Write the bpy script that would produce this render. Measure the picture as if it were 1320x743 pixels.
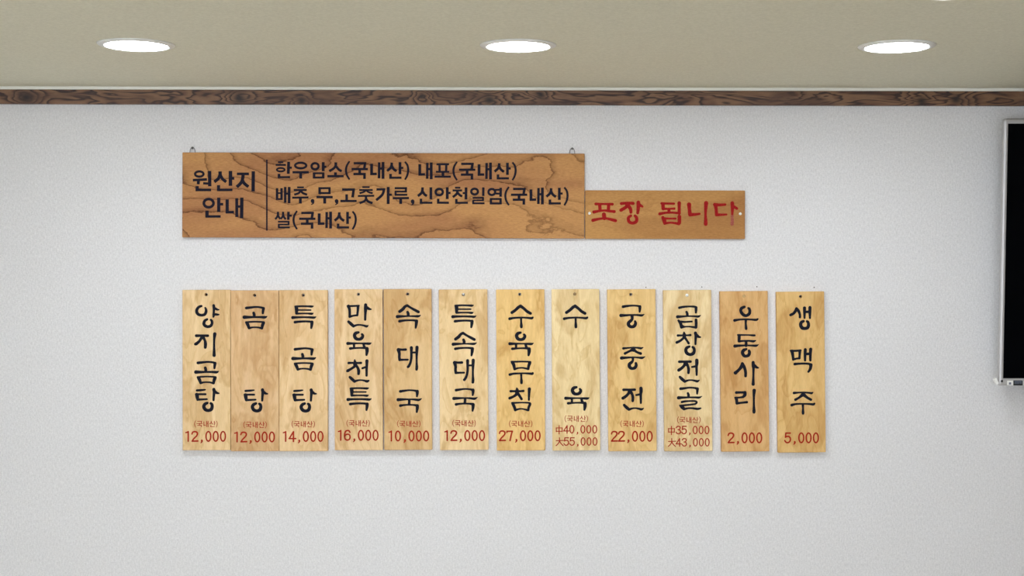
import bpy, bmesh, math
from mathutils import Vector, Matrix

for o in list(bpy.data.objects):
    bpy.data.objects.remove(o)
scene = bpy.context.scene
COL = scene.collection
PI = math.pi

# ------------------------------------------------------------------ camera
F = 1885.0            # focal length in pixels of the 1320 px wide frame
DIST = 3.77           # camera to sign wall
CAMZ = 1.85
ROLL = 0.0019
cam_d = bpy.data.cameras.new('camera')
cam_d.sensor_width = 36.0
cam_d.lens = F / 1320.0 * 36.0
cam = bpy.data.objects.new('camera', cam_d)
cam.location = (0, -DIST, CAMZ)
cam.rotation_euler = (PI / 2, -ROLL, 0)
COL.objects.link(cam)
scene.camera = cam

# ------------------------------------------------------------------ world and exposure
world = bpy.data.worlds.new('daylight')
scene.world = world
world.use_nodes = True
bg = world.node_tree.nodes['Background']
bg.inputs[0].default_value = (0.84, 0.90, 1.0, 1)
bg.inputs[1].default_value = 5.4
scene.view_settings.view_transform = 'Standard'
scene.view_settings.look = 'None'
scene.view_settings.gamma = 1.0
scene.view_settings.exposure = 0.42
LAMP = 62.0           # radiance of each downlight diffuser

# ------------------------------------------------------------------ numbers of the place
def at(px, py, y=0.0):
    """point of the plane at depth y (wall is y=0) seen at photo pixel px, py"""
    u, v = (px - 660.0) / F, -(py - 371.5) / F
    c, s = math.cos(ROLL), math.sin(ROLL)
    u, v = u * c - v * s, u * s + v * c
    d = DIST + y
    return u * d, CAMZ + v * d
CEIL = at(660, 113.4)[1]
X0, X1, YB = -2.9, 2.9, -6.0

# ------------------------------------------------------------------ materials
def srgb(r, g, b):
    f = lambda c: ((c / 255 + 0.055) / 1.055) ** 2.4 if c / 255 > 0.04045 else c / 255 / 12.92
    return (f(r), f(g), f(b), 1)

class NT:
    def __init__(self, name, rough=0.6):
        self.m = bpy.data.materials.new(name)
        self.m.use_nodes = True
        self.t = self.m.node_tree
        self.b = self.t.nodes['Principled BSDF']
        self.b.inputs['Roughness'].default_value = rough
    def n(self, kind, **kw):
        nd = self.t.nodes.new(kind)
        for k, v in kw.items():
            if k.startswith('i_'):
                nd.inputs[int(k[2:]) if k[2:].isdigit() else k[2:].replace('_', ' ')].default_value = v
            else:
                setattr(nd, k, v)
        return nd
    def l(self, a, b):
        self.t.links.new(a, b)
    def math(self, op, a, b=None, c=None):
        nd = self.n('ShaderNodeMath', operation=op)
        for i, v in enumerate((a, b, c)):
            if v is None: continue
            if isinstance(v, (int, float)): nd.inputs[i].default_value = v
            else: self.l(v, nd.inputs[i])
        return nd.outputs[0]
    def coords(self, scale=(1, 1, 1), loc=(0, 0, 0)):
        tc = self.n('ShaderNodeTexCoord')
        mp = self.n('ShaderNodeMapping')
        mp.inputs['Scale'].default_value = scale
        mp.inputs['Location'].default_value = loc
        self.l(tc.outputs['Object'], mp.inputs[0])
        return mp
    def noise(self, vec, scale, detail=3, rough=0.5, dist=0.0, w=None):
        nd = self.n('ShaderNodeTexNoise')
        nd.inputs['Scale'].default_value = scale
        nd.inputs['Detail'].default_value = detail
        nd.inputs['Roughness'].default_value = rough
        nd.inputs['Distortion'].default_value = dist
        if w is not None:
            nd.noise_dimensions = '4D'
            if isinstance(w, (int, float)): nd.inputs['W'].default_value = w
            else: self.l(w, nd.inputs['W'])
        self.l(vec, nd.inputs['Vector'])
        return nd.outputs['Fac']
    def ramp(self, fac, stops, interp='LINEAR'):
        nd = self.n('ShaderNodeValToRGB')
        nd.color_ramp.interpolation = interp
        e = nd.color_ramp.elements
        while len(e) < len(stops): e.new(0.5)
        for el, (p, c) in zip(e, stops):
            el.position = p
            el.color = c if len(c) == 4 else (*c, 1)
        self.l(fac, nd.inputs[0])
        return nd.outputs[0]
    def mix(self, fac, a, b, mode='MIX'):
        nd = self.n('ShaderNodeMix', data_type='RGBA', blend_type=mode)
        if isinstance(fac, (int, float)): nd.inputs[0].default_value = fac
        else: self.l(fac, nd.inputs[0])
        for i, v in ((6, a), (7, b)):
            if isinstance(v, tuple): nd.inputs[i].default_value = v
            else: self.l(v, nd.inputs[i])
        return nd.outputs[2]
    def color(self, c):
        if isinstance(c, tuple): self.b.inputs['Base Color'].default_value = c
        else: self.l(c, self.b.inputs['Base Color'])
    def bump(self, h, strength, dist=0.001):
        nd = self.n('ShaderNodeBump')
        nd.inputs['Strength'].default_value = strength
        nd.inputs['Distance'].default_value = dist
        self.l(h, nd.inputs['Height'])
        self.l(nd.outputs[0], self.b.inputs['Normal'])

def plain(name, c, rough=0.5, metal=0.0):
    k = NT(name, rough); k.color(c); k.b.inputs['Metallic'].default_value = metal
    mp = k.coords()
    k.bump(k.noise(mp.outputs[0], 400, 2), 0.05)
    return k.m

def mat_wallpaper():
    k = NT('embossed_wallpaper', 0.75)
    mp = k.coords()
    a = k.coords(scale=(1, 1, 2.2))
    n1 = k.noise(a.outputs[0], 190, 3, 0.6)
    b_ = k.coords(scale=(2.6, 1, 1))
    n2 = k.noise(b_.outputs[0], 120, 2, 0.6)
    h = k.math('ADD', n1, n2)
    c = k.ramp(k.math('MULTIPLY', h, 0.5), [(0.36, srgb(206, 205, 206)), (0.64, srgb(229, 228, 229))])
    k.color(c)
    k.bump(h, 0.55, 0.0012)
    return k.m

def mat_ceiling():
    k = NT('ceiling_paper', 0.85)
    mp = k.coords()
    n = k.noise(mp.outputs[0], 160, 3, 0.6)
    k.color(k.ramp(n, [(0.35, srgb(219, 216, 196)), (0.65, srgb(231, 228, 209))]))
    k.bump(n, 0.35, 0.001)
    return k.m

def mat_sign_wood(name, light, mid, dark, w, amp=7.0, base=(1.5, 1, 6.5), line=1.0, slope=26.0):
    """rotary-cut softwood: long wandering contour lines, brown shading on one side of each"""
    k = NT(name, 0.6)
    k.b.inputs['Specular IOR Level'].default_value = 0.15
    mp = k.coords(scale=base)
    n0 = k.noise(mp.outputs[0], 1.0, 1.5, 0.4, 0.35, w)
    jag = k.coords(scale=(16, 1, 40))
    n1 = k.noise(jag.outputs[0], 1.0, 5, 0.62)
    sep = k.n('ShaderNodeSeparateXYZ')
    k.l(k.coords().outputs[0], sep.inputs[0])
    v = k.math('ADD', k.math('MULTIPLY', n0, amp), k.math('MULTIPLY', n1, 0.7))
    v = k.math('ADD', v, k.math('MULTIPLY', sep.outputs[2], -slope))
    fr = k.math('FRACT', v)
    edge = k.ramp(fr, [(0.0, (0, 0, 0)), (0.66, (0, 0, 0)), (0.90, (0.38, 0.38, 0.38)), (0.965, (1, 1, 1)), (1.0, (0, 0, 0))])
    soft = k.coords(scale=(2.2, 1, 9), loc=(5, 0, 2))
    n2 = k.noise(soft.outputs[0], 1.0, 3, 0.5, 0.3, w + 4)
    vary = k.ramp(n2, [(0.35, (0.5, 0.5, 0.5)), (0.6, (1, 1, 1))])
    e2 = k.math('MULTIPLY', k.math('MULTIPLY', edge, vary), line)
    c = k.mix(k.ramp(n2, [(0.46, (0, 0, 0)), (0.60, (0.75, 0.75, 0.75))]), light, mid)
    c = k.mix(e2, c, dark)
    fib = k.coords(scale=(90, 1, 420))
    n3 = k.noise(fib.outputs[0], 1.0, 4, 0.65)
    c = k.mix(0.6, c, k.ramp(n3, [(0.32, (0.62, 0.58, 0.54)), (0.68, (1.08, 1.06, 1.04))]), 'MULTIPLY')
    k.color(c)
    k.bump(n3, 0.15, 0.0004)
    return k.m

def mat_plaque_wood():
    """pale veneer, own tint (object colour) and own figure (object alpha) on every plaque"""
    k = NT('pale_veneer', 0.6)
    k.b.inputs['Specular IOR Level'].default_value = 0.15
    oi = k.n('ShaderNodeObjectInfo')
    seed = k.math('MULTIPLY', oi.outputs['Alpha'], 97.0)
    a = k.coords(scale=(26, 1, 3.2))
    n0 = k.noise(a.outputs[0], 1.0, 2.5, 0.5, 0.7, seed)
    streak = k.ramp(n0, [(0.38, (1, 1, 1)), (0.52, (0.90, 0.86, 0.79)), (0.60, (0.97, 0.95, 0.92)), (0.74, (0.80, 0.70, 0.58))])
    b_ = k.coords(scale=(14, 1, 5))
    n1 = k.noise(b_.outputs[0], 1.0, 3, 0.5, 1.2, k.math('ADD', seed, 9.0))
    fr = k.math('FRACT', k.math('MULTIPLY', n1, 5.0))
    ring = k.ramp(fr, [(0.0, (0.86, 0.80, 0.70)), (0.06, (1, 1, 1)), (0.7, (1, 1, 1)), (0.97, (0.90, 0.84, 0.75)), (1.0, (0.86, 0.80, 0.70))])
    c = k.mix(1.0, oi.outputs['Color'], streak, 'MULTIPLY')
    c = k.mix(0.8, c, ring, 'MULTIPLY')
    g_ = k.coords(scale=(15, 1, 5.5))
    rot = g_.inputs['Rotation']; rot.default_value = (0, 0.45, 0)
    n4 = k.noise(g_.outputs[0], 1.0, 3.5, 0.6, 0.8, k.math('ADD', seed, 31.0))
    c = k.mix(1.0, c, k.ramp(n4, [(0.0, (1.06, 1.06, 1.06)), (0.50, (1.03, 1.03, 1.02)), (0.575, (0.86, 0.78, 0.68)), (0.66, (0.92, 0.88, 0.82)), (0.8, (0.74, 0.62, 0.48))]), 'MULTIPLY')
    f_ = k.coords(scale=(500, 1, 60))
    n2 = k.noise(f_.outputs[0], 1.0, 3, 0.6)
    c = k.mix(0.5, c, k.ramp(n2, [(0.3, (0.74, 0.71, 0.66)), (0.7, (1, 1, 1))]), 'MULTIPLY')
    k.color(c)
    k.bump(n2, 0.12, 0.0004)
    return k.m

def mat_trim(knots):
    k = NT('dark_pine_moulding', 0.55)
    tc = k.n('ShaderNodeTexCoord')
    sep = k.n('ShaderNodeSeparateXYZ')
    k.l(tc.outputs['Object'], sep.inputs[0])
    X, Z = sep.outputs[0], sep.outputs[2]
    mp = k.coords(scale=(4.2, 1, 20))
    mp.inputs['Rotation'].default_value = (0, 0.22, 0)
    n0 = k.noise(mp.outputs[0], 1.0, 3, 0.55, 0.5)
    v = k.math('MULTIPLY', n0, 9.0)
    kn = None
    for (x, z, r) in knots:
        dx = k.math('MULTIPLY', k.math('SUBTRACT', X, x), 0.75)
        dz = k.math('SUBTRACT', Z, z)
        d2 = k.math('ADD', k.math('MULTIPLY', dx, dx), k.math('MULTIPLY', dz, dz))
        g = k.math('POWER', 2.718, k.math('MULTIPLY', d2, -1.0 / (r * 3.0) ** 2))
        v = k.math('ADD', v, k.math('MULTIPLY', g, 2.6))
        core = k.math('POWER', 2.718, k.math('MULTIPLY', d2, -1.0 / r ** 2))
        kn = core if kn is None else k.math('MAXIMUM', kn, core)
    fr = k.math('FRACT', v)
    lt, md, dk = srgb(134, 99, 72), srgb(112, 78, 58), srgb(56, 36, 31)
    c = k.ramp(fr, [(0.0, dk), (0.14, lt), (0.42, lt), (0.70, md), (0.88, dk), (1, dk)])
    pm = k.coords(scale=(5, 1, 20), loc=(3, 0, 1))
    pn = k.noise(pm.outputs[0], 1.0, 3, 0.5, 0.5)
    c = k.mix(k.ramp(pn, [(0.5, (0, 0, 0)), (0.62, (0.75, 0.75, 0.75))]), c, srgb(84, 56, 44))
    c = k.mix(kn, c, srgb(34, 22, 20))
    fm = k.coords(scale=(60, 1, 700))
    fn = k.noise(fm.outputs[0], 1.0, 3, 0.6)
    c = k.mix(0.6, c, k.ramp(fn, [(0.3, (0.6, 0.58, 0.56)), (0.7, (1, 1, 1))]), 'MULTIPLY')
    k.color(c)
    k.bump(fn, 0.2, 0.0005)
    return k.m

def mat_floor():
    k = NT('wood_floor', 0.45)
    mp = k.coords(scale=(1, 8, 1))
    n = k.noise(mp.outputs[0], 2, 4, 0.6, 0.5)
    k.color(k.ramp(n, [(0.3, srgb(184, 174, 154)), (0.7, srgb(204, 194, 176))]))
    return k.m

def mat_emit(name, c, s):
    k = NT(name, 0.4)
    k.color((0.9, 0.9, 0.9, 1))
    k.b.inputs['Emission Color'].default_value = c
    k.b.inputs['Emission Strength'].default_value = s
    return k.m

def mat_paint(name, c, worn=None):
    k = NT(name, 0.85)
    k.b.inputs['Specular IOR Level'].default_value = 0.08
    mp = k.coords()
    n = k.noise(mp.outputs[0], 300, 3, 0.6)
    k.color(k.ramp(n, [(0.3, tuple(v * 0.8 for v in c[:3])), (0.7, tuple(min(1, v * 1.25) for v in c[:3]))]))
    return k.m

M = dict(
    wall=mat_wallpaper(), ceiling=mat_ceiling(), floor=mat_floor(),
    side_wall=plain('painted_plaster', srgb(214, 214, 210), 0.8),
    plaque=mat_plaque_wood(),
    sign=mat_sign_wood('figured_pine', srgb(190, 141, 88), srgb(160, 108, 72), srgb(92, 54, 28), 5.7, 8.5, (2.9, 1, 5.5), 1.0, 17.0),
    red_sign=mat_sign_wood('plain_pine', srgb(190, 142, 84), srgb(162, 112, 64), srgb(150, 100, 54), 7.1, 1.6, (1.0, 1, 3.5), 0.45, 6.0),
    ink=mat_paint('black_paint', (0.011, 0.012, 0.020, 1)),
    ink_navy=mat_paint('faded_black_paint', (0.013, 0.012, 0.022, 1)),
    red=mat_paint('red_paint', srgb(146, 30, 30)),
    price=mat_paint('brick_red_print', srgb(158, 44, 30)),
    white=plain('white_enamel', srgb(235, 235, 232), 0.4),
    caulk=plain('white_caulk', srgb(236, 236, 228), 0.6),
    steel=plain('grey_steel', srgb(120, 118, 118), 0.35, 0.8),
    rust=plain('dark_nail_steel', srgb(44, 32, 25), 0.8, 0.0),
    putty=plain('wood_putty', srgb(196, 164, 112), 0.7),
    silver=plain('silver_plastic', srgb(178, 176, 176), 0.38, 0.25),
    black_plastic=plain('black_plastic', srgb(22, 22, 24), 0.5),
    screen=plain('dark_screen_glass', srgb(3, 4, 6), 0.25),
    sticker_grey=plain('grey_print', srgb(110, 112, 128), 0.6),
    sticker_navy=plain('navy_sticker', srgb(12, 14, 22), 0.5),
    sticker_text=plain('pale_print', srgb(92, 102, 118), 0.6),
    lamp=mat_emit('downlight_diffuser', (0.90, 0.945, 1.0, 1), LAMP),
)
M['rust'].node_tree.nodes['Principled BSDF'].inputs['Specular IOR Level'].default_value = 0.0
M['screen'].node_tree.nodes['Principled BSDF'].inputs['Specular IOR Level'].default_value = 0.04

# ------------------------------------------------------------------ mesh helpers
def link(name, bm, mat, parent=None, smooth=False):
    me = bpy.data.meshes.new(name)
    bmesh.ops.recalc_face_normals(bm, faces=bm.faces) if not getattr(bm, '_flat', False) else None
    bm.to_mesh(me)
    bm.free()
    me.materials.append(mat)
    if smooth:
        for p in me.polygons: p.use_smooth = True
    o = bpy.data.objects.new(name, me)
    COL.objects.link(o)
    if parent is not None: o.parent = parent
    return o

def tag(o, label=None, category=None, group=None, kind=None):
    for k, v in (('label', label), ('category', category), ('group', group), ('kind', kind)):
        if v: o[k] = v
    return o

def box(bm, x0, x1, y0, y1, z0, z1):
    v = [bm.verts.new((x, y, z)) for x in (x0, x1) for y in (y0, y1) for z in (z0, z1)]
    for f in ((0, 1, 3, 2), (4, 6, 7, 5), (0, 4, 5, 1), (2, 3, 7, 6), (0, 2, 6, 4), (1, 5, 7, 3)):
        bm.faces.new([v[i] for i in f])

def bevel_box(bm, x0, x1, y0, y1, z0, z1, b, seg=2):
    t = bmesh.new()
    box(t, x0, x1, y0, y1, z0, z1)
    bmesh.ops.bevel(t, geom=list(t.edges), offset=b, segments=seg, profile=0.5, affect='EDGES')
    me = bpy.data.meshes.new('tmp'); t.to_mesh(me); t.free()
    bm.from_mesh(me); bpy.data.meshes.remove(me)

def lathe(bm, prof, cx, cy, cz, axis='Z', n=40, close=False):
    """prof: (radius, height) pairs; axis Z or Y (height along the axis)"""
    rings = []
    for r, h in prof:
        ring = []
        if r < 1e-7:
            p = (cx, cy, cz + h) if axis == 'Z' else (cx, cy + h, cz)
            ring = [bm.verts.new(p)]
        else:
            for i in range(n):
                a = 2 * PI * i / n
                if axis == 'Z': ring.append(bm.verts.new((cx + r * math.cos(a), cy + r * math.sin(a), cz + h)))
                else: ring.append(bm.verts.new((cx + r * math.cos(a), cy + h, cz + r * math.sin(a))))
        rings.append(ring)
    for a, b in zip(rings, rings[1:]):
        for i in range(n):
            j = (i + 1) % n
            if len(a) == 1 and len(b) == 1: break
            if len(a) == 1: bm.faces.new((a[0], b[j], b[i]))
            elif len(b) == 1: bm.faces.new((a[i], a[j], b[0]))
            else: bm.faces.new((a[i], a[j], b[j], b[i]))

def tube(bm, pts, r, n=10):
    pts = [Vector(p) for p in pts]
    rings = []
    up = Vector((0, 1, 0))
    for i, p in enumerate(pts):
        d = (pts[min(i + 1, len(pts) - 1)] - pts[max(i - 1, 0)]).normalized()
        s = d.cross(up)
        if s.length < 1e-4: s = d.cross(Vector((1, 0, 0)))
        s.normalize(); t = s.cross(d)
        rings.append([bm.verts.new(p + r * (math.cos(2 * PI * k / n) * s + math.sin(2 * PI * k / n) * t)) for k in range(n)])
    for a, b in zip(rings, rings[1:]):
        for k in range(n):
            bm.faces.new((a[k], a[(k + 1) % n], b[(k + 1) % n], b[k]))
    bm.faces.new(rings[0]); bm.faces.new(rings[-1][::-1])

def board(w, h, t, ch=0.0012, r=0.0015, holes=(), rough_edge=0.0):
    """panel in local x,z with its back at y=0 and face at y=-t; holes: (x, z, radius) drilled through"""
    bm = bmesh.new()
    def rect(ins):
        out = []
        hw, hh = w / 2 - ins, h / 2 - ins
        rr = max(r - ins * 0.5, 0.0004)
        for sx, sz, a0 in ((1, 1, 0), (-1, 1, PI / 2), (-1, -1, PI), (1, -1, 1.5 * PI)):
            for k in range(4):
                a = a0 + k * PI / 6
                out.append((sx * (hw - rr) + rr * math.cos(a), sz * (hh - rr) + rr * math.sin(a)))
        return out
    def loop(pts, y): return [bm.verts.new((x, y, z)) for x, z in pts]
    def bridge(a, b):
        n = len(a)
        for i in range(n): bm.faces.new((a[i], a[(i + 1) % n], b[(i + 1) % n], b[i]))
    L = [loop(rect(ch * 0.5), 0), loop(rect(0), -ch * 0.5), loop(rect(0), -(t - ch)), loop(rect(ch * 0.3), -(t - ch * 0.3)), loop(rect(ch), -t)]
    for a, b in zip(L, L[1:]): bridge(a, b)
    fh, bh = [], []
    for (hx, hz, hr) in holes:
        c = [(hx + hr * math.cos(2 * PI * i / 16), hz + hr * math.sin(2 * PI * i / 16)) for i in range(16)]
        a, b = loop(c, -t), loop(c, 0)
        bridge(a, b); fh.append(a); bh.append(b)
    for outer, inner in ((L[-1], fh), (L[0], bh)):
        es = []
        for lp in [outer] + inner:
            for i in range(len(lp)):
                e = bm.edges.get((lp[i], lp[(i + 1) % len(lp)])) or bm.edges.new((lp[i], lp[(i + 1) % len(lp)]))
                es.append(e)
        bmesh.ops.triangle_fill(bm, edges=es, use_beauty=True)
    return bm

# ------------------------------------------------------------------ lettering: painted strokes
def parse(s):
    """'x,y,w x,y,w; ...' -> list of strokes"""
    out = []
    for st in s.split(';'):
        st = st.strip()
        if not st: continue
        if st[0] == 'O':
            out.append(('O', [float(v) for v in st[1:].split()]))
        else:
            out.append(('S', [tuple(float(v) for v in p.split(',')) for p in st.split()]))
    return out

def spline(P, sub=5):
    if len(P) == 2: return [P[0], P[1]]
    Q = [P[0]] + P + [P[-1]]
    out = []
    for i in range(1, len(Q) - 2):
        for k in range(sub):
            t = k / sub
            out.append(tuple(0.5 * ((2 * Q[i][j]) + (-Q[i - 1][j] + Q[i + 1][j]) * t + (2 * Q[i - 1][j] - 5 * Q[i][j] + 4 * Q[i + 1][j] - Q[i + 2][j]) * t * t
                + (-Q[i - 1][j] + 3 * Q[i][j] - 3 * Q[i + 1][j] + Q[i + 2][j]) * t ** 3) for j in range(3)))
    out.append(P[-1])
    return out

class Lettering:
    """collects strokes given in photo pixels on the plane at depth y; written as a thin film of paint on a board"""
    def __init__(self, obj, t):
        self.o, self.t, self.bm, self.k = obj, t, bmesh.new(), 0
        self.y = -t
        self.inv = Matrix.Rotation(obj.rotation_euler.y, 4, 'Y').inverted()
    def v(self, px, py):
        x, z = at(px, py, self.y)
        p = self.inv @ Vector((x - self.o.location.x, 0, z - self.o.location.z))
        return self.bm.verts.new((p.x, -self.t - 0.0003 - self.k * 0.000012, p.z))
    def face(self, vs):
        a, b, c = vs[0].co, vs[1].co, vs[2].co
        n = (b - a).cross(c - a)
        f = self.bm.faces.new(vs if n.y < 0 else vs[::-1])
    def glyph(self, s, ox, oy, sx, sy=None, cap=True, wf=1.0, w0=34.0):
        sy = sx if sy is None else sy
        for kind, P in parse(s):
            self.k += 1
            if kind == 'O':
                cx, cy, rx, ry, w = P
                w *= wf
                n = 32
                ring = []
                for q in (1, -1):
                    ring.append([self.v(ox + (cx + (rx + q * w / 2) * math.cos(2 * PI * i / n)) / sx,
                                        oy + (cy + (ry + q * w / 2) * math.sin(2 * PI * i / n)) / sy) for i in range(n)])
                for i in range(n):
                    j = (i + 1) % n
                    self.face((ring[0][i], ring[0][j], ring[1][j], ring[1][i]))
                continue
            P = [(p[0], p[1], (p[2] if len(p) > 2 else w0) * wf) for p in P]
            Q = spline(P)
            L, R = [], []
            m = len(Q)
            dirs = []
            for i in range(m):
                a, b = Q[max(i - 1, 0)], Q[min(i + 1, m - 1)]
                dx, dy = b[0] - a[0], b[1] - a[1]
                d = math.hypot(dx, dy) or 1
                dirs.append((dx / d, dy / d))
            for (x, y, w), (dx, dy) in zip(Q, dirs):
                L.append((x - dy * w / 2, y + dx * w / 2))
                R.append((x + dy * w / 2, y - dx * w / 2))
            tv = lambda p: self.v(ox + p[0] / sx, oy + p[1] / sy)
            Lv, Rv = [tv(p) for p in L], [tv(p) for p in R]
            for i in range(m - 1):
                self.face((Lv[i], Lv[i + 1], Rv[i + 1], Rv[i]))
            if cap:
                for i, sg in ((0, -1), (m - 1, 1)):
                    x, y, w = Q[i]; dx, dy = dirs[i]; r = w / 2
                    arc = [tv((x - dy * r * math.cos(a) + sg * dx * r * math.sin(a), y + dx * r * math.cos(a) + sg * dy * r * math.sin(a)))
                           for a in [PI * k / 8 for k in range(1, 8)]]
                    self.face([Lv[i]] + arc + [Rv[i]])
    def done(self, name, mat, label=None):
        me = bpy.data.meshes.new(name)
        self.bm.to_mesh(me); self.bm.free()
        me.materials.append(mat)
        o = bpy.data.objects.new(name, me)
        COL.objects.link(o); o.parent = self.o
        if label: o['label'] = label
        return o

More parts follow.
